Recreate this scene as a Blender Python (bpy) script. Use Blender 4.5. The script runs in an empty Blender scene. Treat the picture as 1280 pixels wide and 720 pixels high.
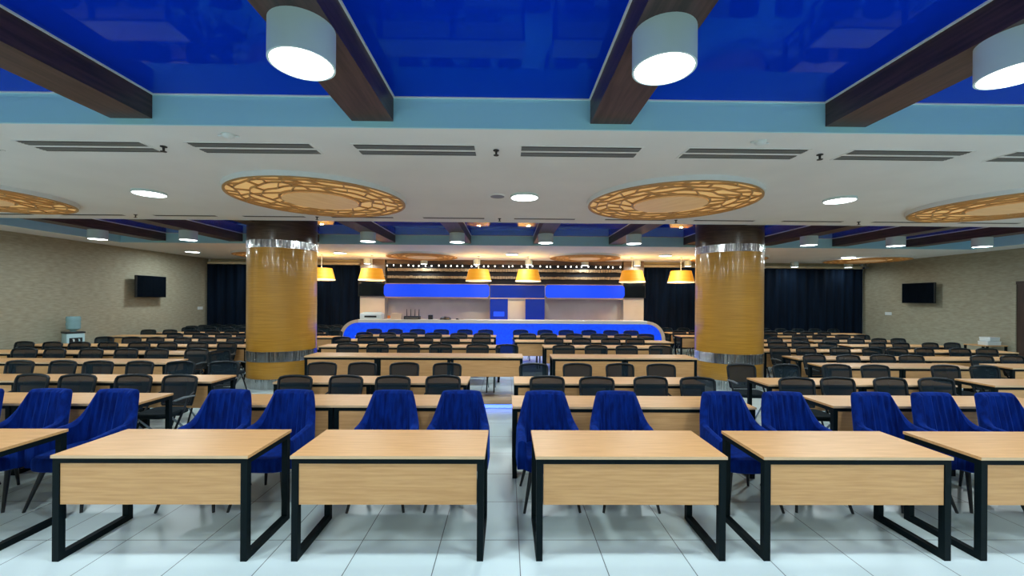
import bpy, bmesh, math, random
from mathutils import Vector, Matrix
rnd = random.Random(7)
PI = math.pi
scene = bpy.context.scene
COL = scene.collection

# ------------------------------------------------------------------ camera
cam_data = bpy.data.cameras.new('camera'); cam = bpy.data.objects.new('camera', cam_data); COL.objects.link(cam)
F_PX, YAW, ROLL, CY, CAM_H = 511.0, .012, .0069, 374.8, 1.86
cam_data.sensor_width = 36.0; cam_data.lens = F_PX/1280*36.0
cam_data.shift_y = (CY-360.0)/1280.0; cam_data.clip_start = .05; cam_data.clip_end = 100
_r = Vector((math.cos(YAW), -math.sin(YAW), 0)); _f = Vector((math.sin(YAW), math.cos(YAW), 0)); _u = Vector((0, 0, 1))
_cr = math.cos(ROLL)*_r+math.sin(ROLL)*_u; _cu = -math.sin(ROLL)*_r+math.cos(ROLL)*_u
M = Matrix((_cr, _cu, -_f)).transposed().to_4x4(); M.translation = Vector((0, 0, CAM_H))
cam.matrix_world = M; scene.camera = cam

# ------------------------------------------------------------------ light levels, world, exposure
DISC_W, BEAM_W, BACK_W, PEND_W = 43.0, 32.0, 9.0, 52.0
LAMP_COL = (.86, .98, 1.0); WARM_COL = (1.0, .58, .2)
scene.view_settings.view_transform = 'Standard'; scene.view_settings.look = 'None'
scene.view_settings.gamma = 1.0; scene.view_settings.use_curve_mapping = False
scene.view_settings.exposure = 0.0
wd = bpy.data.worlds.new('world'); scene.world = wd; wd.use_nodes = True
wd.node_tree.nodes['Background'].inputs[0].default_value = (.5, .55, .6, 1); wd.node_tree.nodes['Background'].inputs[1].default_value = .1
cy = scene.cycles
cy.max_bounces = 7; cy.diffuse_bounces = 4; cy.glossy_bounces = 4; cy.transparent_max_bounces = 16; cy.transmission_bounces = 4
cy.sample_clamp_indirect = 4.0; cy.caustics_reflective = False; cy.caustics_refractive = False
cy.use_denoising = True; cy.use_light_tree = True

# ------------------------------------------------------------------ materials
def principled(name, col, rough=.5, metal=0., spec=.5, coat=0., emit=None, estr=0., sheen=0., sheen_tint=None):
    m = bpy.data.materials.new(name); m.use_nodes = True
    b = m.node_tree.nodes['Principled BSDF']
    b.inputs['Base Color'].default_value = (*col, 1); b.inputs['Roughness'].default_value = rough
    b.inputs['Metallic'].default_value = metal; b.inputs['Specular IOR Level'].default_value = spec
    if coat: b.inputs['Coat Weight'].default_value = coat; b.inputs['Coat Roughness'].default_value = .08
    if sheen:
        b.inputs['Sheen Weight'].default_value = sheen; b.inputs['Sheen Roughness'].default_value = .45
        if sheen_tint: b.inputs['Sheen Tint'].default_value = (*sheen_tint, 1)
    if emit: b.inputs['Emission Color'].default_value = (*emit, 1); b.inputs['Emission Strength'].default_value = estr
    return m, m.node_tree, b

def noise_mat(name, c1, c2, scale=(1, 1, 1), nscale=5., detail=4., rough=.5, bump=0., coords='Object', lo=.35, hi=.65, per_object=False, **kw):
    m, nt, b = principled(name, c1, rough, **kw)
    N, L = nt.nodes, nt.links
    tc = N.new('ShaderNodeTexCoord'); mp = N.new('ShaderNodeMapping'); mp.inputs['Scale'].default_value = scale
    L.new(tc.outputs[coords], mp.inputs['Vector'])
    if per_object:
        oi = N.new('ShaderNodeObjectInfo'); vm = N.new('ShaderNodeVectorMath'); vm.operation = 'SCALE'; cx = N.new('ShaderNodeCombineXYZ')
        for k in ('X', 'Y', 'Z'): L.new(oi.outputs['Random'], cx.inputs[k])
        L.new(cx.outputs[0], vm.inputs[0]); vm.inputs['Scale'].default_value = 40; L.new(vm.outputs[0], mp.inputs['Location'])
    nz = N.new('ShaderNodeTexNoise'); nz.inputs['Scale'].default_value = nscale; nz.inputs['Detail'].default_value = detail
    L.new(mp.outputs[0], nz.inputs['Vector'])
    cr = N.new('ShaderNodeValToRGB'); e = cr.color_ramp.elements
    e[0].position, e[1].position = lo, hi; e[0].color = (*c1, 1); e[1].color = (*c2, 1)
    L.new(nz.outputs['Fac'], cr.inputs[0]); L.new(cr.outputs[0], b.inputs['Base Color'])
    if bump:
        bp = N.new('ShaderNodeBump'); bp.inputs['Strength'].default_value = bump; bp.inputs['Distance'].default_value = .01
        L.new(nz.outputs['Fac'], bp.inputs['Height']); L.new(bp.outputs[0], b.inputs['Normal'])
    return m

def glow(name, col, strength, base=(.8, .8, .8), rough=.4, speckle=0., speckle_scale=40., sample=False):
    m, nt, b = principled(name, base, rough, emit=col, estr=strength)
    if speckle:
        N, L = nt.nodes, nt.links
        tc = N.new('ShaderNodeTexCoord'); v = N.new('ShaderNodeTexVoronoi'); v.inputs['Scale'].default_value = speckle_scale
        mr = N.new('ShaderNodeMapRange'); mr.inputs[1].default_value = 0; mr.inputs[2].default_value = .8
        mr.inputs[3].default_value = strength*(1+speckle); mr.inputs[4].default_value = strength*(1-speckle)
        L.new(tc.outputs['Object'], v.inputs['Vector']); L.new(v.outputs['Distance'], mr.inputs[0]); L.new(mr.outputs[0], b.inputs['Emission Strength'])
    if not sample: m.cycles.emission_sampling = 'NONE'
    return m

MT = {}
MT['desk_wood'] = noise_mat('light oak laminate', (.56, .295, .112), (.66, .37, .155), (1.4, 26, 26), 2.4, 8, .4, per_object=True)
MT['edge_wood'] = principled('pale oak edge', (.66, .47, .28), .45)[0]
MT['frame'] = principled('black painted steel', (.0012, .006, .008), .55, spec=.12)[0]
MT['velvet'] = noise_mat('blue velvet', (.0008, .008, .085), (.0015, .019, .175), (8, 8, 1.5), 3, 4, .8, spec=.06, sheen=.3, sheen_tint=(.05, .2, 1), per_object=True)
MT['black_leg'] = principled('black chair leg', (.006, .009, .014), .4)[0]
MT['chair_frame'] = principled('dark chair frame', (.004, .009, .013), .45, spec=.3)[0]
MT['chair_fabric'] = noise_mat('dark seat fabric', (.004, .01, .015), (.008, .018, .025), (1, 1, 1), 60, 2, .85, spec=.2)
MT['arm_grey'] = principled('grey armrest', (.1, .13, .145), .35)[0]
MT['steel'] = principled('brushed steel leg', (.22, .27, .3), .28, metal=.9)[0]
m, nt, b = principled('dark mesh fabric', (.006, .017, .026), .8, spec=.2)
tr = nt.nodes.new('ShaderNodeBsdfTransparent'); mx = nt.nodes.new('ShaderNodeMixShader'); mx.inputs[0].default_value = .92
nt.links.new(tr.outputs[0], mx.inputs[1]); nt.links.new(b.outputs[0], mx.inputs[2]); nt.links.new(mx.outputs[0], nt.nodes['Material Output'].inputs[0])
MT['mesh'] = m
MT['white_ceiling'] = noise_mat('matt white ceiling', (.76, .78, .77), (.80, .82, .81), (1, 1, 1), 1.2, 2, .75)
MT['fascia'] = principled('pale blue fascia paint', (.41, .77, .86), .55)[0]  # one even pale blue for all recess edges
m = bpy.data.materials.new('blue stretch ceiling film'); m.use_nodes = True; nt = m.node_tree; N, L = nt.nodes, nt.links
N.remove(N['Principled BSDF'])
df = N.new('ShaderNodeBsdfDiffuse'); df.inputs[0].default_value = (.001, .03, .54, 1)
gl = N.new('ShaderNodeBsdfGlossy'); gl.inputs['Roughness'].default_value = .03
fr = N.new('ShaderNodeFresnel'); fr.inputs[0].default_value = 1.42
lw = N.new('ShaderNodeLayerWeight'); lw.inputs[0].default_value = .5
cr = N.new('ShaderNodeValToRGB'); e = cr.color_ramp.elements
e[0].position, e[1].position = .5, .82; e[0].color = (.08, .5, 1, 1); e[1].color = (.9, .9, .95, 1)
mx = N.new('ShaderNodeMixShader')
L.new(lw.outputs['Facing'], cr.inputs[0]); L.new(cr.outputs[0], gl.inputs[0]); L.new(fr.outputs[0], mx.inputs[0]); L.new(df.outputs[0], mx.inputs[1]); L.new(gl.outputs[0], mx.inputs[2]); L.new(mx.outputs[0], N['Material Output'].inputs[0])
MT['blue_film'] = m
MT['beam_wood'] = noise_mat('dark walnut beam', (.03, .017, .016), (.075, .041, .038), (14, 1, 14), 2.5, 4, .42)
MT['trim_white'] = principled('white trim', (.75, .8, .82), .4)[0]
MT['column_wood'] = noise_mat('golden veneer', (.40, .185, .015), (.56, .285, .032), (1.5, 1.5, 90), 1.3, 5, .35, coat=.8)
MT['column_cap'] = noise_mat('dark brown veneer', (.06, .034, .02), (.11, .066, .042), (2, 2, 30), 1.5, 4, .3, coat=.4)
MT['chrome'] = noise_mat('streaked chrome', (.7, .72, .74), (.85, .87, .88), (22, 22, .2), 1.5, 3, .12, bump=1.0, metal=1.)
MT['chrome'].node_tree.nodes['Bump'].inputs['Distance'].default_value = .16
MT['wall_paper'] = noise_mat('grey beige woven wallpaper', (.285, .265, .19), (.39, .37, .275), (3, 3, 15), 2.0, 8, .75, bump=.05, lo=.3, hi=.7)
MT['cream'] = noise_mat('cream wall', (.60, .53, .36), (.68, .60, .42), (1, 1, 1), 1.5, 2, .6)
MT['curtain'] = noise_mat('navy curtain', (.0008, .004, .011), (.0015, .008, .022), (6, 6, .5), 2, 3, .8, spec=.1)
MT['black_gloss'] = principled('black screen glass', (.003, .005, .008), .06)[0]
MT['black_plastic'] = principled('black plastic', (.008, .011, .014), .45)[0]
MT['white_plastic'] = principled('white plastic', (.72, .78, .78), .35)[0]
MT['cooler_plastic'] = principled('pale teal plastic', (.42, .62, .66), .35)[0]
m, nt, b = principled('clear bottle plastic', (.4, .68, .76), .12); b.inputs['Transmission Weight'].default_value = .5; b.inputs['IOR'].default_value = 1.2
MT['bottle'] = m
MT['brown_door'] = noise_mat('brown door veneer', (.035, .02, .014), (.06, .034, .025), (10, 10, 1), 2, 4, .45)
MT['platform'] = noise_mat('tan platform boards', (.36, .26, .15), (.47, .35, .22), (1, 8, 8), 2, 4, .4)
MT['lamp_body'] = principled('white lamp body', (.62, .76, .76), .45)[0]
MT['diffuser'] = glow('lamp diffuser', (.96, 1, 1), 9.0)
MT['lattice_wood'] = principled('brown lattice wood', (.47, .285, .115), .5)[0]
MT['backlit'] = noise_mat('backlit cream panel', (.74, .47, .18), (.84, .58, .26), (1, 1, 1), 3, 2, .5, emit=(1, .6, .22), estr=.34)
MT['backlit'].cycles.emission_sampling = 'NONE'
MT['boss'] = noise_mat('glowing wood boss', (.62, .42, .21), (.7, .5, .27), (1, 6, 1), 2, 3, .45, emit=(1, .6, .25), estr=.16)  # wood disc, no lamp: weak glow put into its material beside the lit cells
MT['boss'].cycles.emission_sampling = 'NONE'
MT['shade'] = noise_mat('amber fabric shade', (.66, .3, .015), (.76, .38, .035), (1, 1, 30), 1, 2, .6, emit=(1, .40, .015), estr=.42)
MT['shade'].cycles.emission_sampling = 'NONE'
MT['shade_rim'] = glow('pale shade rim', (1, .72, .3), .5)
MT['bar_blue'] = glow('blue lit bar mosaic', (.0, .075, 1), .8, (.01, .04, .5), .3, .45, 16, True)
MT['canopy_blue'] = glow('blue lit canopy', (.0, .07, 1), .8, (.01, .04, .5), .25, sample=True)
MT['portal_blue'] = glow('dim blue lit panel', (.002, .035, .5), .32, (.005, .02, .2), .12)
MT['led'] = glow('blue strip light', (.0, .08, 1), 3.0, sample=True)
MT['bulb'] = glow('small white bulb', (1, .93, .8), 5)
MT['bar_edge'] = principled('cream bar edge', (.66, .5, .36), .4)[0]
MT['bar_top'] = principled('pale stone bar top', (.72, .72, .68), .25)[0]
MT['slat'] = noise_mat('tan slat', (.32, .22, .12), (.55, .4, .24), (20, 1, 1), 3, 1, .5)
MT['dark_back'] = principled('dark backing', (.006, .008, .014), .7)[0]
MT['vent_dark'] = principled('dark vent slot', (.02, .02, .02), .6)[0]
MT['orange'] = principled('orange plastic', (.7, .2, .04), .4)[0]

# floor tiles: 0.6 m squares with thin dark joints
m, nt, b = principled('glossy pale tile', (.6, .7, .7), .3)
N, L = nt.nodes, nt.links
tc = N.new('ShaderNodeTexCoord'); mp = N.new('ShaderNodeMapping'); mp.inputs['Location'].default_value = (1.097, -3.165, 0)
br = N.new('ShaderNodeTexBrick'); br.offset = 0; br.inputs['Scale'].default_value = 1; br.inputs['Brick Width'].default_value = .6; br.inputs['Row Height'].default_value = .6
br.inputs['Mortar Size'].default_value = .0035; br.inputs['Mortar Smooth'].default_value = .1; br.inputs['Bias'].default_value = 0
br.inputs['Color1'].default_value = (.56, .69, .7, 1); br.inputs['Color2'].default_value = (.6, .72, .73, 1); br.inputs['Mortar'].default_value = (.1, .13, .135, 1)
L.new(tc.outputs['Object'], mp.inputs['Vector']); L.new(mp.outputs[0], br.inputs['Vector']); L.new(br.outputs['Color'], b.inputs['Base Color'])
MT['tile'] = m
MT['pilaster_brown'] = noise_mat('taupe pilaster top', (.15, .105, .07), (.22, .16, .11), (2, 2, 12), 2, 3, .5)  # darker brown tone for the upper stretch of each pilaster

# ------------------------------------------------------------------ mesh helpers
class MB:
    """collects shapes into one bmesh"""
    def __init__(s): s.bm = bmesh.new()
    def box(s, x0, x1, y0, y1, z0, z1, bevel=0.):
        vs = [s.bm.verts.new(p) for p in ((x0, y0, z0), (x1, y0, z0), (x1, y1, z0), (x0, y1, z0), (x0, y0, z1), (x1, y0, z1), (x1, y1, z1), (x0, y1, z1))]
        fs = [s.bm.faces.new([vs[i] for i in q]) for q in ((0, 3, 2, 1), (4, 5, 6, 7), (0, 1, 5, 4), (1, 2, 6, 5), (2, 3, 7, 6), (3, 0, 4, 7))]
        if bevel:
            es = list({e for f in fs for e in f.edges})
            bmesh.ops.bevel(s.bm, geom=es, offset=bevel, segments=2, affect='EDGES', profile=.5)
        return s
    def loft(s, rings, caps=True, closed=True):
        R = [[s.bm.verts.new(p) for p in r] for r in rings]
        n = len(R[0])
        for a, b in zip(R, R[1:]):
            for i in range(n if closed else n-1):
                j = (i+1) % n
                s.bm.faces.new((a[i], a[j], b[j], b[i]))
        if caps and closed:
            s.bm.faces.new(R[0][::-1]); s.bm.faces.new(R[-1])
        return s
    def tube(s, pts, r, n=8, rad=None, square=False, flat=1.):
        pts = [Vector(p) for p in pts]; rings = []
        up = None
        for i, p in enumerate(pts):
            if i == 0: d = pts[1]-p
            elif i == len(pts)-1: d = p-pts[i-1]
            else: d = (pts[i+1]-p).normalized()+(p-pts[i-1]).normalized()
            d.normalize()
            if up is None: up = Vector((0, 0, 1)) if abs(d.z) < .9 else Vector((0, 1, 0))
            a = d.cross(up).normalized(); b2 = a.cross(d).normalized(); up = b2
            rr = rad[i] if rad else r
            k = 4 if square else n; o = PI/4 if square else 0; q = rr*(1.4142 if square else 1)
            rings.append([p+a*math.cos(o+2*PI*j/k)*q+b2*math.sin(o+2*PI*j/k)*q*flat for j in range(k)])
        return s.loft(rings)
    def lathe(s, prof, n=24, c=(0, 0, 0), cap=True):
        return s.loft([[(c[0]+r*math.cos(2*PI*j/n), c[1]+r*math.sin(2*PI*j/n), c[2]+z) for j in range(n)] for r, z in prof], caps=cap)
    def prism(s, poly, y0, y1):
        """polygon in XZ extruded along Y"""
        return s.loft([[(x, y0, z) for x, z in poly], [(x, y1, z) for x, z in poly]])
    def build(s, name, mat, parent=None, smooth=False, loc=None):
        bmesh.ops.recalc_face_normals(s.bm, faces=s.bm.faces)
        me = bpy.data.meshes.new(name); s.bm.to_mesh(me); s.bm.free()
        me.materials.append(MT[mat])
        if smooth:
            for p in me.polygons: p.use_smooth = True
            try: me.set_sharp_from_angle(angle=math.radians(40))
            except Exception: pass
        o = bpy.data.objects.new(name, me); COL.objects.link(o)
        if parent: o.parent = parent
        if loc: o.location = loc
        return o

def tag(o, label=None, cat=None, group=None, kind=None):
    if label: o['label'] = label
    if cat: o['category'] = cat
    if group: o['group'] = group
    if kind: o['kind'] = kind
    return o
def empty(name, loc=(0, 0, 0), rz=0.):
    o = bpy.data.objects.new(name, None); COL.objects.link(o); o.location = loc; o.rotation_euler = (0, 0, rz); o.empty_display_size = .1
    return o
def struct(o, label=None): return tag(o, label, kind='structure')
def copy_tree(src, loc, rz, label=None, group=None):
    c = src.copy(); COL.objects.link(c); c.location = loc; c.rotation_euler = (0, 0, rz)
    if label: c['label'] = label
    if group: c['group'] = group
    for ch in list(src.children):
        d = ch.copy(); COL.objects.link(d); d.parent = c
        for g in list(ch.children):
            e = g.copy(); COL.objects.link(e); e.parent = d
    return c
class Maker:
    """first call places the thing itself, later calls place copies"""
    def __init__(s, proto): s.p = proto; s.used = False
    def __call__(s, loc, rz, label, group):
        if not s.used:
            s.used = True; s.p.location = loc; s.p.rotation_euler = (0, 0, rz); s.p['label'] = label; s.p['group'] = group
            return s.p
        return copy_tree(s.p, loc, rz, label, group)
ORD = 'first second third fourth fifth sixth seventh eighth ninth tenth eleventh twelfth'.split()

# ------------------------------------------------------------------ room shell
XL, XR, YF, YB = -11.5, 13.95, -4.5, 15.9
ZC, ZR = 3.36, 3.627                       # soffit and recess heights
Y1, Y2, Y3, YN = 3.585, 7.95, 11.3, -.6    # recess edges
struct(MB().box(XL-.1, XR+.1, YF-.1, YB+.1, -.1, 0).build('floor', 'tile'))
struct(MB().box(XL-.12, XL, YF-.1, YB+.1, 0, 3.8).build('wall_left', 'wall_paper'))
struct(MB().box(XR, XR+.12, YF-.1, YB+.1, 0, 3.8).build('wall_right', 'wall_paper'))
struct(MB().box(XL-.1, XR+.1, YB, YB+.12, 0, 3.8).build('wall_back', 'cream'))
struct(MB().box(XL-.1, XR+.1, YF-.12, YF, 0, 3.8).build('wall_front', 'wall_paper'))
struct(MB().box(XL, XR, YF, YN, ZC, 3.8).build('ceiling', 'white_ceiling'))
struct(MB().box(XL, XR, Y1+.02, Y2-.02, ZC, 3.8).build('ceiling', 'white_ceiling'))
struct(MB().box(XL, XR, Y3+.02, YB, ZC, 3.8).build('ceiling', 'white_ceiling'))
struct(MB().box(XL, XR, YN, Y1, ZR, ZR+.03).build('ceiling', 'blue_film'))
struct(MB().box(XL, XR, Y2, Y3, ZR, ZR+.03).build('ceiling', 'blue_film'))
for i, (a, b2) in enumerate(((YN-.02, YN), (Y1, Y1+.02), (Y2-.02, Y2), (Y3, Y3+.02))):
    struct(MB().box(XL, XR, a, b2, ZC+.001, ZR).build(f'trim_{i+1}', 'fascia'))
for i, (a, b2) in enumerate(((Y1-.012, Y1), (Y3-.012, Y3))):
    struct(MB().box(XL, XR, a, b2, ZR-.01, ZR).build(f'trim_{i+5}', 'trim_white'))
for i, x in enumerate((XL, XR-.02)):
    struct(MB().box(x, x+.02, YF, YB, 0, .1).build('baseboard_left' if i == 0 else 'baseboard_right', 'brown_door'))
# raised platform in the middle with a lit strip under its lip
struct(MB().box(-4.2, 4.15, 6.97, 12.75, 0, .085).build('platform_floor', 'tile'), 'low raised platform in the middle of the hall')
struct(MB().box(-4.2, 4.15, 6.95, 7.6, .085, .1).build('trim_8', 'platform'))
struct(MB().box(-4.2, 4.15, 7.6, 12.75, .085, .1).build('platform_floor', 'tile'))
struct(MB().box(-4.19, 4.14, 6.958, 6.968, .02, .075).build('trim_9', 'led'))
# corner strips beside the curtains
struct(MB().box(XR-.12, XR, YB-.04, YB, 0, ZC).build('trim_10', 'white_ceiling'))
struct(MB().box(XL, XL+.06, YB-.04, YB, 0, ZC).build('trim_11', 'white_ceiling'))

# dark beams across both recesses
BX = [.9+2.085*k for k in range(-5, 6)]
def beam(x, y0, y1):
    o = struct(MB().box(x-.18, x+.18, y0, y1, 3.412, ZR).build('ceiling_beam', 'beam_wood'))
    for s in (-1, 1):
        MB().box(x+s*.18-(.0 if s > 0 else .014), x+s*.18+(.014 if s > 0 else 0), y0, y1, ZR-.012, ZR).build('edge_trim', 'trim_white', o)
for x in BX:
    beam(x, YN, Y1); beam(x, Y2, Y3)

for x0, x1, a in ((XL, -10.6, 1), (13.05, XR, -1)):
    struct(MB().box(x0, x1, Y2, Y3, ZC, 3.8).build('ceiling', 'white_ceiling'))
    xe = x1 if a > 0 else x0
    struct(MB().box(min(xe, xe+.02*a), max(xe, xe+.02*a), Y2, Y3, ZC+.001, ZR).build('trim_12' if a > 0 else 'trim_13', 'fascia'))

# round columns
for i, (x, y) in enumerate(((-4.93, 9.05), (4.93, 9.05))):
    o = MB().lathe([(.68, 0), (.68, 2.9)], 64).build('column', 'column_wood', smooth=True); o.location = (x, y, 0)
    struct(o, 'round column clad in golden wood veneer, %s of the bar' % ('left' if i == 0 else 'right'))
    MB().lathe([(.681, 3.06), (.681, 3.62)], 64).build('capital', 'column_cap', o, True)
    for z0, z1 in ((2.9, 3.06), (.55, .76), (.0, .2)):
        MB().lathe([(.67, z0), (.69, z0), (.69, z1), (.67, z1)], 64).build('chrome_band', 'chrome', o, True)

# ------------------------------------------------------------------ lamps
def area_light(x, y, z, size, watts, col=LAMP_COL):
    d = bpy.data.lights.new('lamp_light', 'AREA'); d.shape = 'DISK'; d.size = size; d.energy = watts; d.color = col
    return d
def lamp_tree(name, parts_fn, size, watts, zl):
    e = empty(name); parts_fn(e)
    d = area_light(0, 0, 0, size, watts); o = bpy.data.objects.new('light', d); COL.objects.link(o); o.parent = e; o.location = (0, 0, zl)
    e['category'] = 'ceiling lamp'
    return Maker(e)
def cyl_parts(r, h):
    def f(e):
        b2 = MB().lathe([(r*.9, 0), (r, 0), (r, -h), (r*.93, -h), (r*.93, -h+.02)], 40).build('housing', 'lamp_body', e, True)
        MB().lathe([(r*.93, -h+.022), (r*.93, -h+.008)], 40).build('diffuser', 'diffuser', e, True)
    return f
def disc_parts(r):
    def f(e):
        MB().lathe([(r, 0), (r, -.03), (r*.96, -.036), (r*.94, -.03), (r*.94, -.02)], 48).build('rim', 'lamp_body', e, True)
        MB().lathe([(r*.94, -.02), (r*.94, -.032)], 48).build('diffuser', 'diffuser', e, True)
    return f
beam_lamp = lamp_tree('cylinder_lamp', cyl_parts(.178, .212), .3, BEAM_W, -.208)
for yy, row in ((2.36, 'near'), (9.62, 'far'), (.3, 'behind')):
    n = 0
    for k, x in enumerate(BX):
        if row == 'near': lab = f'white cylinder lamp under the front dark beams, {ORD[k]} beam from the left wall'
        elif row == 'far': lab = f'white cylinder lamp in the blue recess beyond the columns, {ORD[k]} beam from the left wall'
        else:
            if k % 3: continue
            lab = f'white cylinder lamp on a front beam overhead, {ORD[k]} beam from the left wall'
        if row == 'far' and min(abs(x-4.93), abs(x+4.93)) < .9: continue     # the column stands there
        beam_lamp((x, yy, 3.412), 0, lab, {'near': 'cylinder lamps on the front beams', 'far': 'cylinder lamps on the rear beams', 'behind': 'cylinder lamps overhead'}[row])
disc_lamp = lamp_tree('disc_lamp', disc_parts(.2), .36, DISC_W, -.036)
for k, x in enumerate((-10.2, -5.1, .24, 4.82, 10.0)):
    disc_lamp((x, 5.88, ZC), 0, f'flat round ceiling lamp on the front white soffit, {ORD[k]} from the left wall', 'flat round lamps on the front soffit')
for k, x in enumerate((-10.15, -5.42, -2.76, .15, 5.16, 11.2)):
    disc_lamp((x, 13.3, ZC), 0, f'flat round ceiling lamp on the rear soffit near the bar, {ORD[k]} from the left wall', 'flat round lamps on the rear soffit')
for k, x in enumerate((-8.6, -5.1, -1.7, 1.7, 4.8, 8.5)):
    disc_lamp((x, -2.2, ZC), 0, f'flat round ceiling lamp on the soffit behind the viewpoint, {ORD[k]} from the left wall', 'flat round lamps on the entrance soffit')
small_lamp = lamp_tree('small_cylinder_lamp', cyl_parts(.13, .2), .2, BACK_W, -.197)
for k, x in enumerate((-9.4, -7.3, -5.2, -3.1, -1.14, .8, 2.9, 4.86, 6.77, 8.8, 10.8, 12.85)):
    small_lamp((x, 15.25, ZC), 0, f'small cylinder lamp in the row above the curtains and bar, {ORD[k]} from the left wall', 'small cylinder lamps along the back')

# ------------------------------------------------------------------ wooden ceiling medallions
def make_medallion(name, R, seed):
    r_ = random.Random(seed); e = empty(name); e['category'] = 'ceiling ornament'
    MB().lathe([(R*.99, 0), (R*.985, -.06), (R*.965, -.06), (R*.965, 0)], 72, cap=False).build('rim', 'trim_white', e, True)
    MB().lathe([(R*.965, -.03), (R*.965, -.05)], 72).build('backlit_panel', 'backlit', e, True)
    MB().lathe([(R*.40, -.04), (R*.42, -.085), (R*.36, -.092), (R*.02, -.092)], 64).build('boss', 'boss', e, True)
    lat = MB()
    radii = [.44, .60, .74, .87, .965]
    def rr(k, a): return R*(radii[k]+(.018*math.sin(5*a+k*1.7)+.012*math.sin(11*a+k) if 0 < k < 4 else 0))
    def strip(pts, w):
        rings = []
        for i, p in enumerate(pts):
            d = (Vector(pts[min(i+1, len(pts)-1)])-Vector(pts[max(i-1, 0)])).normalized(); nrm = Vector((-d.y, d.x))*w/2; p = Vector(p)
            rings.append([(p.x+nrm.x, p.y+nrm.y, -.05), (p.x-nrm.x, p.y-nrm.y, -.05), (p.x-nrm.x, p.y-nrm.y, -.072), (p.x+nrm.x, p.y+nrm.y, -.072)])
        lat.loft(rings)
    for k in range(5):
        strip([(rr(k, a)*math.cos(a), rr(k, a)*math.sin(a)) for a in [2*PI*j/72 for j in range(73)]], .03 if k in (0, 4) else .015)
    for k in range(4):
        n = (13, 19, 23, 29)[k]
        for j in range(n):
            a0 = 2*PI*(j+r_.uniform(-.25, .25)+.5*(k % 2))/n; a1 = a0+r_.uniform(.1, .9)*(1 if r_.random()<.6 else -1)*2*PI/n
            p = [(rr(k, a0)*math.cos(a0), rr(k, a0)*math.sin(a0)), (rr(k+1, a1)*math.cos(a1), rr(k+1, a1)*math.sin(a1))]
            strip(p, .015)
    lat.build('lattice', 'lattice_wood', e)
    return e
med = Maker(make_medallion('ceiling_medallion', 1.22, 3))
for k, x in enumerate((-7.95, -2.73, 2.4, 7.6)):
    med((x, 6.02, ZC), k*1.1, f'round backlit wooden lattice ornament on the front soffit, {ORD[k]} from the left wall', 'lattice ornaments on the front soffit')
for k, x in enumerate((-7.95, -2.9, 2.65, 7.6, 12.4)):
    med((x, 14.0, ZC), k*1.7+.5, f'round wooden lattice ornament on the rear soffit, {ORD[k]} from the left wall', 'lattice ornaments on the rear soffit')

# ------------------------------------------------------------------ linear vents, sprinklers, detectors
def make_vent(ln, wd_, slots, flush=-.001):
    e = empty('linear_vent'); e['category'] = 'air vent'
    b_ = .012
    f = MB()
    f.box(-ln/2, ln/2, -wd_/2, -wd_/2+.01, -.006, 0).box(-ln/2, ln/2, wd_/2-.01, wd_/2, -.006, 0).box(-ln/2, -ln/2+.02, -wd_/2+.01, wd_/2-.01, -.006, 0).box(ln/2-.02, ln/2, -wd_/2+.01, wd_/2-.01, -.006, 0)
    f.box(-ln/2+.02, ln/2-.02, -.02, .02, -.006, 0)
    f.build('frame', 'white_ceiling', e)
    MB().box(-ln/2+.02, ln/2-.02, -wd_/2+.01, wd_/2-.01, -.003 if flush == -.001 else flush, -.001).build('slot', 'vent_dark', e)
    g = MB(); st = (wd_/2-.045)/(slots+1)
    for s in (-1, 1):
        for i in range(slots):
            yy = s*(.025+st*(i+1)); g.box(-ln/2+.02, ln/2-.02, yy-.007, yy+.007, -.007, -.003)
    g.build('louvre', 'vent_grey', e)
    return e
MT['vent_grey'] = principled('grey louvre', (.2, .205, .2), .5)[0]
vent = Maker(make_vent(1.22, .3, 3))
for k, x in enumerate((-9.05, -7.4, -5.78, -4.15, -2.52, -.92, .72, 2.37, 4.0, 5.62, 7.25, 8.9)):
    vent((x, 4.12, ZC), 0, f'long white linear vent along the front soffit edge, {ORD[k]} from the left wall', 'linear vents on the front soffit edge')
vent2 = Maker(make_vent(1.16, .1, 1, -.0085))
for k, x in enumerate((-9.2, -7.55, -5.88, -4.27, -2.66, -.99, .68, 2.36, 4.01, 5.66, 7.36, 9.0)):
    vent2((x, 7.53, ZC), 0, f'narrow dark vent slot above the columns, {ORD[k]} from the left wall', 'vent slots above the columns')
e = empty('sprinkler'); e['category'] = 'sprinkler'
MB().lathe([(.03, 0), (.03, -.008), (.012, -.012), (.009, -.05)], 12).build('stem', 'vent_dark', e, True)
MB().lathe([(.026, -.055), (.028, -.05)], 12).build('deflector', 'vent_dark', e, True)
spr = Maker(e)
for k, (x, y) in enumerate(((-3.42, 4.1), (-.12, 4.1), (3.17, 4.12))):
    spr((x, y, ZC), 0, f'small dark sprinkler between two front vents, {ORD[k]} from the left', 'sprinklers by the front vents')
for k, (x, y) in enumerate(((-6.75, 7.5), (-3.5, 7.55), (-.15, 7.55), (3.12, 7.54), (6.55, 7.55))):
    spr((x, y, ZC), 0, f'small dark sprinkler between vent slots above the columns, {ORD[k]} from the left', 'sprinklers by the rear vents')
def detector(name, x, y, label):
    e = empty(name, (x, y, ZC)); tag(e, label, 'smoke detector')
    MB().lathe([(.055, 0), (.055, -.015), (.04, -.03), (.018, -.042)], 20).build('body', 'white_plastic', e, True)
    MB().tube([(-.09, 0, -.012), (.09, .02, -.012)], .008, 6).build('bracket', 'white_plastic', e)
detector('smoke_detector', -2.57, 3.78, 'white smoke detector above a front vent, left of the middle')
detector('smoke_detector', 2.36, 3.8, 'white smoke detector above a front vent, right of the middle')
e = empty('ceiling_speaker', (-.15, 5.9, ZC)); tag(e, 'round grey ceiling speaker beside the middle flat lamp', 'speaker')
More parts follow.
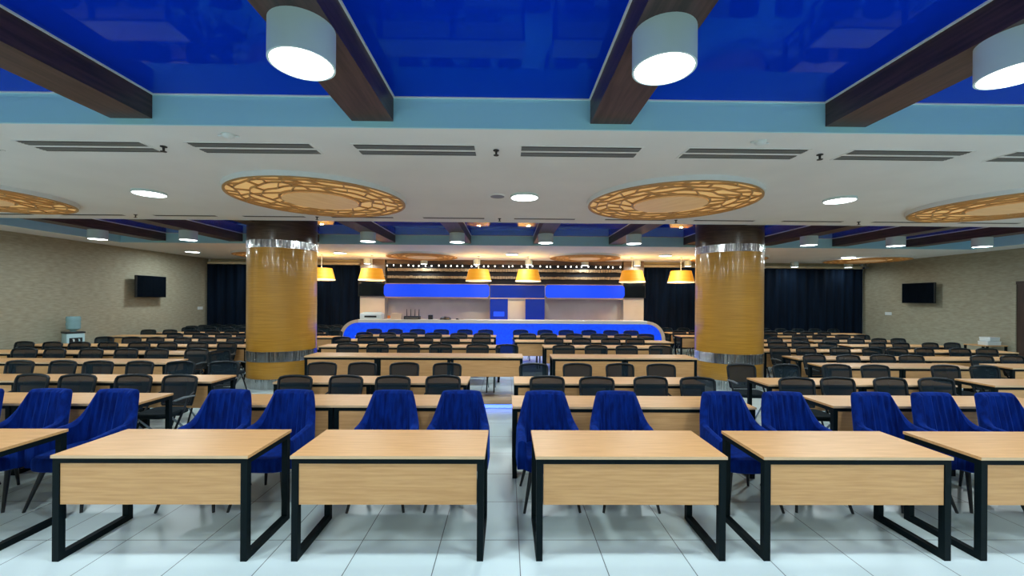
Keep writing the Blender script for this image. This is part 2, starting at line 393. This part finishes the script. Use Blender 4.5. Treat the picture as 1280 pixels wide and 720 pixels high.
MB().lathe([(.12, 0), (.12, -.01), (.105, -.014)], 32).build('ring', 'white_ceiling', e, True)
MB().lathe([(.105, -.008), (.1, -.016), (.02, -.02)], 32).build('grille', 'vent_grey', e, True)

# ------------------------------------------------------------------ curtains along the back wall
def curtain(x0, x1, label):
    n = int((x1-x0)/.05); e = empty('curtain', ((x0+x1)/2, 15.72, 0)); tag(e, label, 'curtain', 'navy curtains'); w = (x1-x0)/2
    pr = []
    for i in range(n+1):
        x = -w+2*w*i/n; pr.append((x, .045*math.sin(x*17)+.02*math.sin(x*6.3+1)))
    m_ = MB(); top, bot = 3.14, .03
    m_.loft([[(x, y, bot) for x, y in pr]+[(x, y+.02, bot) for x, y in reversed(pr)], [(x, y, top) for x, y in pr]+[(x, y+.02, top) for x, y in reversed(pr)]])
    m_.build('drape', 'curtain', e, True)
    MB().box(-w, w, -.06, .08, 3.15, 3.24, .01).build('track_pelmet', 'cream', e)
curtain(XL+.1, -8.2, 'long navy curtain next to the left wall, behind the rows')
curtain(-8.17, -5.62, 'long navy curtain on the bar side of the left stretch')
curtain(5.25, 9.4, 'long navy curtain on the bar side of the right stretch')
curtain(9.43, XR-.14, 'long navy curtain next to the right wall')

# ------------------------------------------------------------------ the bar and its back wall
def round_poly(x0, x1, z0, z1, r, n=10, bottom=False):
    p = []
    if bottom:
        for i in range(n+1): a = PI+PI/2*i/n; p.append((x0+r+r*math.cos(a), z0+r+r*math.sin(a)))
        for i in range(n+1): a = 1.5*PI+PI/2*i/n; p.append((x1-r+r*math.cos(a), z0+r+r*math.sin(a)))
    else: p += [(x0, z0), (x1, z0)]
    for i in range(n+1): a = PI/2*i/n; p.append((x1-r+r*math.cos(a), z1-r+r*math.sin(a)))
    for i in range(n+1): a = PI/2+PI/2*i/n; p.append((x0+r+r*math.cos(a), z1-r+r*math.sin(a)))
    return p
bar = empty('bar_counter', (0, 13.6, 0)); tag(bar, 'long bar counter with glowing blue front and rounded cream ends', 'bar counter')
bx0, bx1 = -5.55, 5.3
MB().prism(round_poly(bx0+.12, bx1-.12, .0, 1.07, .5), .03, .55).build('front_panel', 'bar_blue', bar)
def arch_ring(side):
    po = round_poly(bx0, bx1, 0, 1.17, .62); pi_ = round_poly(bx0+.12, bx1-.12, 0, 1.07, .5)
    po, pi_ = po[2:], pi_[2:]           # drop the floor corners: points run right end -> left end
    h = len(po)//2
    po, pi_ = (po[:h], pi_[:h]) if side > 0 else (po[h:], pi_[h:])
    if side > 0: po, pi_ = [(bx1, 0)]+po, [(bx1-.12, 0)]+pi_
    else: po, pi_ = po+[(bx0, 0)], pi_+[(bx0+.12, 0)]
    m_ = MB(); m_.loft([[(a[0], 0, a[1]), (a[0], .6, a[1]), (b2[0], .6, b2[1]), (b2[0], 0, b2[1])] for a, b2 in zip(po, pi_)])
    return m_
arch_ring(1).build('rounded_end', 'bar_edge', bar, True); arch_ring(-1).build('rounded_end', 'bar_edge', bar, True)
MB().box(bx0+.62, bx1-.62, -.02, .62, 1.07, 1.18, .01).build('worktop', 'bar_top', bar)
def canopy(x0, x1, rl, label):
    e = empty('bar_canopy', (0, 15.2, 0)); tag(e, label, 'canopy', 'glowing canopies above the bar')
    MB().prism(round_poly(x0, x1, 1.95, 2.42, .12, 6, True), 0, .03).build('lit_face', 'canopy_blue', e)
    MB().prism(round_poly(x0, x1, 1.955, 2.415, .12, 6, True), .031, .65).build('body', 'cream', e)
    MB().box(x0+.05, x1-.05, .02, .65, 1.9, 1.947).build('bottom_rail', 'bar_edge', e)
    MB().box(x0+.05, x1-.05, .02, .65, 2.423, 2.45).build('top_rail', 'bar_edge', e)
canopy(-4.57, -.66, 0, 'glowing blue rounded canopy over the bar, left of the doorway')
canopy(1.42, 4.38, 0, 'glowing blue rounded canopy over the bar, right of the doorway')
po = empty('bar_portal', (0, 15.1, 0)); tag(po, 'dark blue lit portal framing the cream doorway behind the bar', 'doorway')
MB().box(-.63, .03, 0, .06, 0, 1.9).build('side_panel', 'portal_blue', po); MB().box(.68, 1.39, 0, .06, 0, 1.9).build('side_panel', 'portal_blue', po)
MB().box(-.63, 1.39, -.02, .06, 1.9, 2.43).build('header', 'portal_blue', po)
MB().box(-.63, 1.39, -.03, .0, 2.4, 2.43).build('top_rail', 'bar_edge', po); MB().box(-.63, 1.39, -.03, .0, 1.9, 1.93).build('bottom_rail', 'bar_edge', po)
MB().box(-.5, -.1, -.02, .0, 1.25, 1.42).build('lower_panel', 'canopy_blue', po)
MB().box(-.6, 1.36, .061, .75, 0, 1.9).build('door_leaf', 'cream', po)
# slatted dark zone above
sv = empty('slatted_valance', (0, 15.55, 0)); tag(sv, 'dark wall band with two tan slatted rails above the bar canopy', 'wall panel')
MB().box(-4.57, 4.38, .1, .34, 2.46, 3.2).build('backing', 'dark_back', sv)
for zc_, hh in ((2.98, .1), (2.7, .09)):
    m_ = MB(); x = -4.55
    while x < 4.34:
        w = rnd.uniform(.05, .1); m_.box(x, x+w, .0, .1, zc_-hh/2+rnd.uniform(-.008, .008), zc_+hh/2+rnd.uniform(-.008, .008)); x += w+.014
    m_.build('slat_rail', 'slat', sv)
MB().box(-4.57, 4.38, -.02, .34, 3.2, ZC-.001).build('top_board', 'column_cap', sv)
sl = empty('string_light', (0, 15.5, 3.13)); tag(sl, 'string of small white bulbs hung under the ceiling above the bar', 'string lights')
MB().tube([(-4.55+8.9*i/60, 0, .045+.006*math.sin(i*1.3)) for i in range(61)], .006, 5).build('cord', 'black_plastic', sl)
bm_ = None
for i in range(38):
    x = -4.5+8.8*i/37+rnd.uniform(-.06, .06)
    if bm_ is None:
        bm_ = MB().lathe([(.01, .03), (.012, .02), (.024, -.002), (.02, -.022), (.008, -.03)], 10).build('bulb', 'bulb', sl, True); o = bm_
    else: o = bm_.copy(); COL.objects.link(o); o.parent = sl
    o.location = (x, 0, rnd.uniform(-.012, .012))
# pilasters and their screens
for s, (x0, x1) in ((-1, (-5.55, -4.62)), (1, (4.43, 5.2))):
    pl = struct(MB().box(x0, x1, 15.5, YB, 0, 2.76).build('pillar', 'cream'), 'flat cream pilaster with a brown top at the %s end of the bar back wall' % ('left' if s < 0 else 'right'))
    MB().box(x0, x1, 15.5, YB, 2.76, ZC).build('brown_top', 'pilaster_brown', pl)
    e = empty('television', ((x0+x1)/2, 15.42, 2.3)); tag(e, 'black television on the cream pilaster at the %s end of the bar' % ('left' if s < 0 else 'right'), 'television', 'televisions by the bar')
    w = (x1-x0)/2+.03
    MB().box(-w, w, -.03, .03, -.34, .44, .008).build('case', 'black_plastic', e); MB().box(-w+.02, w-.02, -.034, -.03, -.32, .42).build('screen', 'black_gloss', e)
    MB().box(-.15, .15, .03, .079, -.1, .1).build('bracket', 'black_plastic', e)

# things standing on the bar (top at 1.18)
ZT = 1.181; YT = 13.86
e = empty('countertop_machine', (-4.55, YT, ZT)); tag(e, 'low white machine with a dark curved slot on the bar end', 'machine')
MB().box(-.36, .36, -.18, .18, 0, .2, .025).build('body', 'white_plastic', e, True); MB().box(-.2, .2, -.19, -.175, .06, .12, .004).build('slot', 'black_plastic', e)
MB().box(-.3, .3, -.12, .15, .2, .225, .006).build('lid', 'cooler_plastic', e)
e = empty('cream_carton', (-3.72, YT, ZT)); tag(e, 'small cream carton on the bar beside the white machine', 'box')
MB().box(-.17, .17, -.1, .1, 0, .19).build('box_body', 'bar_edge', e)
MB().box(-.17, .0, -.1, .1, .19, .196).build('flap', 'cream', e)
e = empty('wireless_router', (-3.2, YT, ZT)); tag(e, 'black router with four upright antennas on the bar', 'router')
MB().box(-.27, .27, -.1, .1, 0, .11, .02).build('body', 'black_plastic', e, True)
for x in (-.2, -.07, .07, .2): MB().tube([(x, .08, .09), (x*1.05, .09, .34)], .013, 8, rad=[.016, .01]).build('antenna', 'black_plastic', e, True)
MB().box(-.22, .22, -.104, -.1, .04, .055).build('indicator_strip', 'vent_grey', e)
e = empty('cube_speaker', (-2.58, YT, ZT)); tag(e, 'small black cube speaker on the bar beside the router', 'speaker')
MB().box(-.075, .075, -.07, .07, 0, .15, .01).build('case', 'black_plastic', e); MB().lathe([(.055, 0), (.05, .01)], 16).build('cone', 'vent_dark', e).matrix_local = Matrix.Translation((0, -.07, .075)) @ Matrix.Rotation(PI/2, 4, 'X')
e = empty('conference_phone', (-2.08, YT, ZT)); tag(e, 'low black domed conference phone on the bar', 'phone')
MB().lathe([(.19, 0), (.2, .02), (.17, .06), (.1, .09), (.02, .1)], 24).build('shell', 'black_plastic', e, True); MB().lathe([(.05, .1), (.045, .108)], 16).build('keypad', 'vent_grey', e)
e = empty('microphone_puck', (-1.68, YT, ZT)); tag(e, 'tiny black microphone puck on the bar beside the conference phone', 'microphone')
MB().lathe([(.05, 0), (.05, .03), (.03, .045)], 16).build('puck', 'black_plastic', e, True); MB().tube([(.05, 0, .012), (.2, .02, .012)], .006, 6).build('cable', 'black_plastic', e)
e = empty('desk_clock', (-3.98, YT-.04, ZT)); tag(e, 'small orange and white card stand on the bar by the carton', 'card stand')
MB().box(-.05, .05, -.03, .03, 0, .02).build('base', 'white_plastic', e); MB().box(-.05, .05, -.008, .008, .02, .12).build('card', 'orange', e)
e.name = 'card_stand'

# amber pendants over the bar
def make_pendant():
    e = empty('pendant_lamp'); e['category'] = 'pendant lamp'
    MB().lathe([(.05, 0), (.05, -.03), (.012, -.035)], 16).build('ceiling_rose', 'lamp_body', e, True)
    MB().tube([(0, 0, -.03), (0, 0, -.5)], .012, 8).build('cord', 'lamp_body', e)
    MB().lathe([(.34, -.46), (.44, -.85), (.43, -.85), (.33, -.46)], 36, cap=False).build('shade', 'shade', e, True)
    MB().lathe([(.442, -.835), (.446, -.87), (.43, -.87), (.428, -.835)], 36, cap=False).build('rim', 'shade_rim', e, True)
    MB().lathe([(.02, -.62), (.05, -.66), (.06, -.72), (.03, -.77)], 14).build('bulb', 'shade_rim', e, True)
    sp = MB()
    for a in (0, 2*PI/3, 4*PI/3): sp.tube([(0, 0, -.49), (.335*math.cos(a), .335*math.sin(a), -.47)], .006, 5)
    sp.build('spider', 'lamp_body', e)
    d = bpy.data.lights.new('pendant_light', 'POINT'); d.energy = PEND_W; d.color = WARM_COL; d.shadow_soft_size = .06
    o = bpy.data.objects.new('light', d); COL.objects.link(o); o.parent = e; o.location = (0, 0, -.53)
    return e
pend = Maker(make_pendant())
for k, x in enumerate((-6.37, -4.65, -.99, .72, 4.32, 6.02)):
    pend((x, 14.1, ZC), 0, f'amber drum pendant lamp hanging near the bar, {ORD[k]} from the left', 'amber pendants')

# ------------------------------------------------------------------ on the side walls
def wall_tv(x, y, z, rz, side, label):
    e = empty('television', (x, y, z), rz); tag(e, label, 'television', 'televisions on the side walls')
    MB().box(-.54, .54, -.04, .03, -.34, .34, .01).build('case', 'black_plastic', e); MB().box(-.525, .525, -.044, -.04, -.325, .325).build('screen', 'black_gloss', e)
    MB().box(-.25, .25, .03, .08, -.18, .18, .01).build('rear_housing', 'black_plastic', e)
    MB().box(-.12, .12, .08, .197, -.12, .12, .004).build('wall_bracket', 'black_plastic', e)
wall_tv(XL+.2, 13.1, 2.2, math.radians(90), -.3, 'black television fixed high on the left wall')
wall_tv(XR-.2, 13.5, 2.18, math.radians(-90), .3, 'black television fixed high on the right wall')
def plate(x, y, z, sx, label):
    e = empty('wall_switch', (x, y, z)); tag(e, label, 'switch')
    MB().box(-.006, .006, -.13, .13, -.055, .055, .003).build('plate', 'white_plastic', e); MB().box(sx*.006-.003, sx*.006+.003, -.03, .03, -.035, .035).build('rocker', 'white_ceiling', e)
plate(XL+.007, 15.45, 1.47, 1, 'small white switch plate on the left wall near the curtain')
plate(XR-.007, 14.78, 1.45, -1, 'small white switch plate on the right wall under the television')
e = empty('security_camera', (XR-.2, 15.5, ZC)); tag(e, 'grey bullet security camera in the right rear ceiling corner', 'camera')
MB().lathe([(.05, 0), (.05, -.03), (.02, -.06), (.018, -.14)], 16).build('mount', 'vent_grey', e, True)
MB().tube([(.06, 0, -.16), (-.2, -.12, -.2)], .045, 12).build('body', 'vent_grey', e, True); MB().tube([(-.2, -.12, -.2), (-.215, -.127, -.2025)], .035, 12).build('lens', 'black_gloss', e)
# door in the right wall
dr = MB().box(XR-.03, XR, 10.0, 11.0, 0, 2.38).build('door_1', 'brown_door'); struct(dr, 'dark brown door in the right wall')
MB().box(XR-.06, XR, 11.0, 11.09, 0, 2.46).build('jamb', 'wall_paper', dr); MB().box(XR-.06, XR, 9.91, 10.0, 0, 2.46).build('jamb', 'wall_paper', dr); MB().box(XR-.06, XR, 10.0, 11.0, 2.38, 2.46).build('head', 'brown_door', dr)
MB().tube([(XR-.03, 10.1, 1.03), (XR-.09, 10.1, 1.03), (XR-.09, 10.22, 1.03)], .012, 8).build('handle', 'chrome', dr, True)
# water dispenser
e = empty('water_dispenser', (XL+.4, 10.6, 0), math.radians(62)); tag(e, 'pale water dispenser with an upturned clear bottle by the left wall', 'water dispenser')
MB().box(-.17, .17, -.17, .17, .02, .93, .02).build('cabinet', 'cooler_plastic', e, True)
MB().box(-.18, .18, -.18, .18, .93, .97, .01).build('top_tray', 'black_plastic', e)
MB().box(-.12, .12, -.178, -.168, .62, .82, .004).build('tap_recess', 'black_plastic', e)
for x, c in ((-.05, 'white_plastic'), (.05, 'cooler_plastic')): MB().tube([(x, -.175, .78), (x, -.215, .78), (x, -.22, .73)], .015, 8).build('tap', c, e, True)
MB().lathe([(.05, .97), (.06, 1.0), (.13, 1.04), (.138, 1.07), (.13, 1.1), (.138, 1.14), (.138, 1.19), (.13, 1.22), (.138, 1.25), (.138, 1.33), (.12, 1.36)], 28).build('bottle', 'bottle', e, True)
MB().box(-.16, .16, -.16, .16, 0, .02).build('plinth', 'black_plastic', e)

# ------------------------------------------------------------------ desks
def make_desk(name, W, D, t):
    e = empty(name); e['category'] = 'desk'      # origin: front left corner on the floor, facing -Y
    tp = MB().box(-.0, W, 0, D, .727, .75, .002).build('tabletop', 'desk_wood', e)
    MB().box(.0, W, -.001, .0, .728, .749).build('edge_band', 'edge_wood', tp)
    for x in (0.008, W-.008-t):
        m_ = MB(); y0, y1 = .006, D-.006
        m_.box(x, x+t, y0, y0+t, 0, .727).box(x, x+t, y1-t, y1, 0, .727).box(x, x+t, y0+t, y1-t, 0, t).box(x, x+t, y0+t, y1-t, .727-t*.9, .727)
        m_.build('leg_frame', 'frame', e)
    MB().box(.008+t, W-.008-t, .006, .006+t, .727-t*.75, .727).build('front_rail', 'frame', e)
    MB().box(.008+t, W-.008-t, D-.006-t, D-.006, .727-t*.75, .727).build('rear_rail', 'frame', e)
    MB().box(.012+t, W-.012-t, .012, .03, .40, .69).build('modesty_panel', 'desk_wood', e)
    return Maker(e)
desk_a = make_desk('desk', 1.373, .585, .046)
for x, lab in ((-5.055, 'light oak desk at the far left end of the front row'), (-3.19, 'light oak desk in the front row, second from the left'), (-1.5225, 'light oak desk in the front row just left of the centre aisle'),
               (.2107, 'light oak desk in the front row just right of the centre aisle'), (1.8444, 'light oak desk in the front row, second from the right'), (3.42, 'light oak desk at the far right end of the front row')):
    desk_a((x, 2.9, 0), 0, lab, 'front row desks')
desk_b = make_desk('desk', 1.28, .5, .045)
TALLY = {'desk': 0, 'chair': 0}
ROWN = {2: 'second', 3: 'third', 4: 'fourth', 5: 'fifth', 6: 'sixth', 7: 'seventh', 8: 'eighth', 9: 'ninth', 10: 'tenth'}
SEC = {'L': 'left wing', 'CL': 'middle left block', 'CR': 'middle right block', 'R': 'right wing', }

# ------------------------------------------------------------------ mesh chairs
def make_mesh_chair(name, arms=True):
    e = empty(name); e['category'] = 'chair'    # faces -Y, origin on the floor under the seat
    W2 = .215
    def by(z): return .215+(z-.5)*.16             # lean of the back
    fr = []
    for i in range(9):                             # arch of the back frame
        pass
    arch = []
    for s in (-1,):
        arch += [(-W2*.86, by(.5), .5), (-W2*.97, by(.65), .65), (-W2, by(.78), .78)]
    for i in range(9):
        a = PI-PI*i/8; x = W2*math.cos(a)*.985; arch.append((x, by(.84)+.025*(1-abs(math.cos(a))), .815+.04*math.sin(a)**.7 if 0 < i < 8 else .812))
    arch += [(W2, by(.78), .78), (W2*.97, by(.65), .65), (W2*.86, by(.5), .5), (0, by(.5)+.02, .495), (-W2*.86, by(.5), .5)]
    MB().tube(arch, .017, 8).build('back_frame', 'chair_frame', e, True)
    m_ = MB(); rows = []
    for k in range(7):
        z = .505+.325*k/6; wx = W2*(.86+.13*min(1, k/3))-.008; bow = .03*(.6+.4*k/6)
        rows.append([(wx*u_, by(z)+bow*(1-u_*u_)*.9, z+(.02*(1-u_*u_) if k == 6 else 0)) for u_ in [-1+2*i/8 for i in range(9)]])
    m_.loft(rows, caps=False, closed=False); m_.build('back_mesh', 'mesh', e, True)
    m_ = MB(); rg = []
    def sup(s_, z, f_=0):
        return [(s_*W2*1.02*math.copysign(abs(math.cos(t))**.45, math.cos(t)), -.0+s_*.2*math.copysign(abs(math.sin(t))**.45, math.sin(t)), z) for t in [2*PI*i/24 for i in range(24)]]
    m_.loft([sup(.9, .425), sup(1, .435), sup(1, .465), sup(.93, .482), sup(.5, .487)]); m_.build('seat', 'chair_fabric', e, True)
    for s in (-1, 1):
        x = s*.235
        MB().tube([(x, -.2, .0), (x, -.07, .3), (x, .12, .62)], .013, 8).build('leg', 'chair_frame', e, True)
        MB().tube([(x*.96, .27, .0), (x*.96, .1, .22), (x*.96, -.12, .43)], .012, 8).build('leg', 'steel', e, True)
        if arms:
            MB().tube([(x*1.04, .2, .62), (x*1.06, .03, .635), (x*1.04, -.12, .625)], .018, 8, rad=[.014, .02, .014], flat=.7).build('armrest', 'arm_grey', e, True)
        MB().tube([(x, .12, .62), (s*W2*.97, by(.66), .66)], .012, 6).build('back_bracket', 'chair_frame', e)
    MB().tube([(-.235, -.0, .43), (.235, 0, .43)], .012, 6).build('seat_bar', 'chair_frame', e)
    return Maker(e)
mesh_chair = make_mesh_chair('mesh_chair')
CHAIR_DY = .22      # chair origin to its back
def aisle_rank(i, n, sec, seg=''):
    if sec in ('L', 'CL'): return ORD[n-1-i] if n-1-i < 12 else 'far'
    return ORD[i]
def row(sec, r, y, starts, z=0., chairs=None, cy_=None, skip=()):
    """starts: front left corners of the desks of one row; chairs: x of every chair"""
    n = len(starts)
    for i, x in enumerate(starts):
        desk_b((x, y, z), 0, f'light oak desk with black frame, {aisle_rank(i, n, sec)} from the aisle, {ROWN[r]} row, {SEC[sec]}', f'desks in the {SEC[sec]}')
        TALLY['desk'] += 1
    if chairs is None:
        chairs = []
        for x in starts:
            for q in (.32, .96): chairs.append(x+q+rnd.uniform(-.06, .06))
    yc = (cy_ if cy_ else y+.98)-CHAIR_DY
    m_ = len(chairs)
    for i, x in enumerate(sorted(chairs)):
        mesh_chair((x, yc+rnd.uniform(-.03, .03), z), rnd.uniform(-.09, .09), f'black mesh chair, {aisle_rank(i, m_, sec)} from the aisle, {ROWN[r]} row, {SEC[sec]}', f'mesh chairs in the {SEC[sec]}')
        TALLY['chair'] += 1
def run(right=None, left=None, n=1): return [right-1.28*(n-k) for k in range(n)] if right is not None else [left+1.28*k for k in range(n)]
PZ = .1
# middle block
row('CL', 2, 4.27, [-3.08, -1.80], 0, [-2.74, -2.1, -1.47, -.82], 5.27)
row('CR', 2, 4.25, run(left=.06, n=2), 0, [.53, 1.16, 1.9, 2.47], 5.27)
row('CL', 3, 5.42, [-3.08, -1.80], 0, [-2.87, -2.26, -1.58, -.95], 6.37)
row('CR', 3, 5.43, run(left=.1, n=2), 0, [.42, 1.1, 1.8, 2.42], 6.37)
row('CL', 4, 7.2, run(left=-3.55, n=3), PZ, [-3.2, -2.6, -1.95, -1.3, -.6, .0], 8.17)
row('CR', 4, 7.15, run(left=.80, n=2), PZ, [1.16, 1.78, 2.42, 3.05], 8.12)
row('CL', 5, 8.68, run(right=-.14, n=3), PZ, [-3.9, -3.28, -2.65, -1.98, -1.32, -.63], 9.65)
row('CR', 5, 8.75, run(left=.8, n=2), PZ, [1.12, 1.78, 2.46, 3.06], 9.72)
row('CL', 6, 9.93, run(right=-.32, n=3), PZ, [-3.82, -3.2, -2.6, -1.97, -1.28, -.64], 10.9)
row('CR', 6, 9.9, run(left=.2, n=3), PZ, [.55, 1.1, 1.82, 2.45, 3.08, 3.72], 10.88)
row('CL', 7, 11.2, run(right=-.3, n=3), PZ, [-3.93, -3.33, -2.66, -1.94, -1.26, -.62], 12.16)
row('CR', 7, 11.2, run(left=.2, n=3), PZ, [.42, 1.12, 1.77, 2.48, 3.1, 3.72], 12.16)
# left wing
row('L', 2, 4.3, run(right=-3.87, n=2), 0, [-6.1, -5.49, -4.78, -4.2], 5.25)
row('L', 3, 5.45, run(right=-3.9, n=3), 0, [-7.58, -6.96, -6.35, -5.74, -5.08, -4.4], 6.42)
row('L', 4, 6.98, run(right=-5.77, n=3), 0, [-9.3, -8.72, -8.0, -7.37, -6.76, -6.0], 7.95)
row('L', 5, 8.14, run(right=-5.92, n=4), 0)
row('L', 6, 9.36, run(right=-5.92, n=4), 0, [-10.08, -9.42, -8.82, -8.15, -7.55, -6.86, -6.25])
row('L', 7, 10.62, run(right=-5.8, n=3), 0)
row('L', 8, 11.75, run(right=-4.95, n=5), 0)
row('L', 9, 12.9, run(right=-5.9, n=4), 0)
# right wing
row('R', 2, 4.32, run(left=3.49, n=2), 0, [3.78, 4.36, 5.07, 5.66], 5.27)
row('R', 3, 5.42, run(left=3.5, n=2)+[6.57], 0, [3.72, 4.45, 5.25, 5.85, 7.0, 7.6], 6.4)
row('R', 4, 6.9, run(left=5.49, n=2)+[8.67], 0, [5.83, 6.43, 7.1, 7.66, 9.02, 9.6], 7.6)
row('R', 5, 7.85, run(left=5.66, n=4), 0, [5.98, 6.56, 7.3, 8.0, 8.56, 9.2, 9.95, 10.55], 8.83)
row('R', 6, 9.05, run(left=5.75, n=2)+run(left=8.95, n=2), 0)
row('R', 7, 10.2, run(left=5.8, n=2)+run(left=8.7, n=2), 0)
row('R', 8, 11.4, run(left=5.8, n=2)+run(left=8.65, n=2), 0)
row('R', 9, 12.75, run(left=5.45, n=2)+run(left=8.6, n=2), 0)
row('R', 10, 14.0, run(left=5.6, n=2)+run(left=8.6, n=3), 0, None, 15.02)
# chairs parked close together without desks in the rear left corner
for q, yy in enumerate((14.32, 14.84, 15.36)):
    for i in range(10):
        mesh_chair((-11.12+.575*i+.03*q+rnd.uniform(-.012, .012), yy, 0), rnd.uniform(-.05, .05), f'black mesh chair parked in the rear left corner, {ORD[i]} from the left, {("front", "middle", "back")[q]} line', 'mesh chairs parked in the rear left corner')
mesh_chair((-5.2, 7.72, 0), 1.25, 'black mesh chair turned sideways in front of the left column', 'stray mesh chairs')
# two white cartons on a side table by the right wall
e = empty('side_table', (XR-.42, 10.95+.45, 0)); tag(e, 'small oak side table against the right wall by the brown door', 'table')
MB().box(-.35, .35, -.25, .25, .66, .685, .003).build('tabletop', 'desk_wood', e)
for sx in (-1, 1):
    for sy in (-1, 1): MB().box(sx*.32-.02, sx*.32+.02, sy*.22-.02, sy*.22+.02, 0, .66).build('leg', 'frame', e)
for k, (w, lab) in enumerate(((.19, 'white flat carton, lower one of the two on the side table'), (.16, 'white flat carton, upper one of the two on the side table'))):
    e = empty('white_carton', (XR-.42, 11.3, .686+.115*k), .1*k); tag(e, lab, 'box', 'white cartons by the right wall')
    MB().box(-w, w, -.12, .12, 0, .095, .006).build('tray', 'white_plastic', e); MB().box(-w-.004, w+.004, -.124, .124, .078, .108, .004).build('lid', 'trim_white', e)

# ------------------------------------------------------------------ blue velvet chairs
def make_velvet_chair():
    e = empty('velvet_chair'); e['category'] = 'chair'     # faces -Y, origin on the floor below the seat
    HW, YB_, YA, YFR = .305, .27, .03, -.24               # half width, rear, where the arms begin, arm fronts
    path = []
    for i in range(5): path.append((-HW, YFR+(YA-YFR)*i/5))
    n = 56
    for i in range(n+1):
        a = PI-PI*i/n; c, s_ = math.cos(a), math.sin(a)
        path.append((HW*math.copysign(abs(c)**.78, c), YA+(YB_-YA)*abs(s_)**.72))
    for i in range(5): path.append((HW, YA-(YA-YFR)*(i+1)/5))
    def top(x, y):
        ax = abs(x)
        if y <= YA: return .645-.03*(YA-y)/(YA-YFR)
        t = min(1, max(0, (ax-.205)/(HW-.205))); t2 = t*t*(3-2*t)*.45+t*.55
        return .935-(.935-.65)*t2
    def norm(i):
        a, b2 = Vector(path[max(i-1, 0)]), Vector(path[min(i+1, len(path)-1)]); d = (b2-a).normalized(); return Vector((-d.y, d.x))   # points outward
    TH = .07; secs = []
    for i, (x, y) in enumerate(path):
        nn = norm(i); ht = top(x, y); z0 = .36; sec = []
        def pt(off, z):
            lean = max(0, z-.45)*.2*max(0, (y-YA)/(YB_-YA)); taper = 1-.05*max(0, (z-.45)/.5) if y > YA else 1-.02*max(0, (z-.45)/.2)
            return ((x+nn.x*off)*taper, y+nn.y*off+lean, z)
        for k in range(6): sec.append(pt(0, z0+(ht-.03-z0)*k/5))
        sec += [pt(-TH*.15, ht-.008), pt(-TH*.5, ht), pt(-TH*.85, ht-.008)]
        for k in range(5, -1, -1):
            z = z0+(ht-.03-z0)*k/5
            back = max(0, (y-YA)/(YB_-YA)); g = .011*back*math.cos(x*2*PI/.066) if abs(x) < .23 else 0
            sec.append(pt(-TH-.011+g, z))
        secs.append(sec)
    MB().loft(secs).build('shell', 'velvet', e, True)
    def sup(s_, z, p=.5):
        return [(s_*.262*math.copysign(abs(math.cos(t))**p, math.cos(t)), -.045+s_*.265*math.copysign(abs(math.sin(t))**p, math.sin(t)), z) for t in [2*PI*i/36 for i in range(36)]]
    MB().loft([sup(.9, .34), sup(.99, .355), sup(1, .4), sup(.99, .44), sup(.93, .463), sup(.75, .474), sup(.3, .478)]).build('seat_cushion', 'velvet', e, True)
    MB().box(-.2, .2, -.22, .17, .325, .345, .004).build('under_frame', 'black_leg', e)
    for sx in (-1, 1):
        for sy in (-1, 1):
            MB().tube([(sx*.175, -.03+sy*.17, .345), (sx*.245, -.03+sy*.265, 0)], .015, 10, rad=[.021, .011]).build('leg', 'black_leg', e, True)
    return Maker(e)
velvet = make_velvet_chair()
VX = [(-5.25, .02), (-4.576, .0), (-3.91, .0), (-2.79, .02), (-2.165, -.03), (-1.15, .02), (-.471, -.02), (.389, .03), (1.099, -.02), (2.189, .0), (2.807, -.03), (3.735, .01), (4.355, .0), (5.024, .02)]
VL = ['outermost at the far left end of the front row', 'behind the far left front desk, its left seat', 'behind the far left front desk, its right seat',
      'behind the second front desk from the left, its left seat', 'behind the second front desk from the left, its right seat',
      'behind the desk left of the aisle, its left seat', 'behind the desk left of the aisle, next to the aisle',
      'behind the desk right of the aisle, next to the aisle', 'behind the desk right of the aisle, its right seat',
      'behind the second front desk from the right, its left seat', 'behind the second front desk from the right, its right seat',
      'behind the far right front desk, its left seat', 'behind the far right front desk, its right seat', 'outermost at the far right end of the front row']
for (x, a), l in zip(VX, VL):
    velvet((x+.01, 3.86, 0), a, 'blue velvet armchair '+l, 'blue velvet front row chairs')
print('DESKS', TALLY)
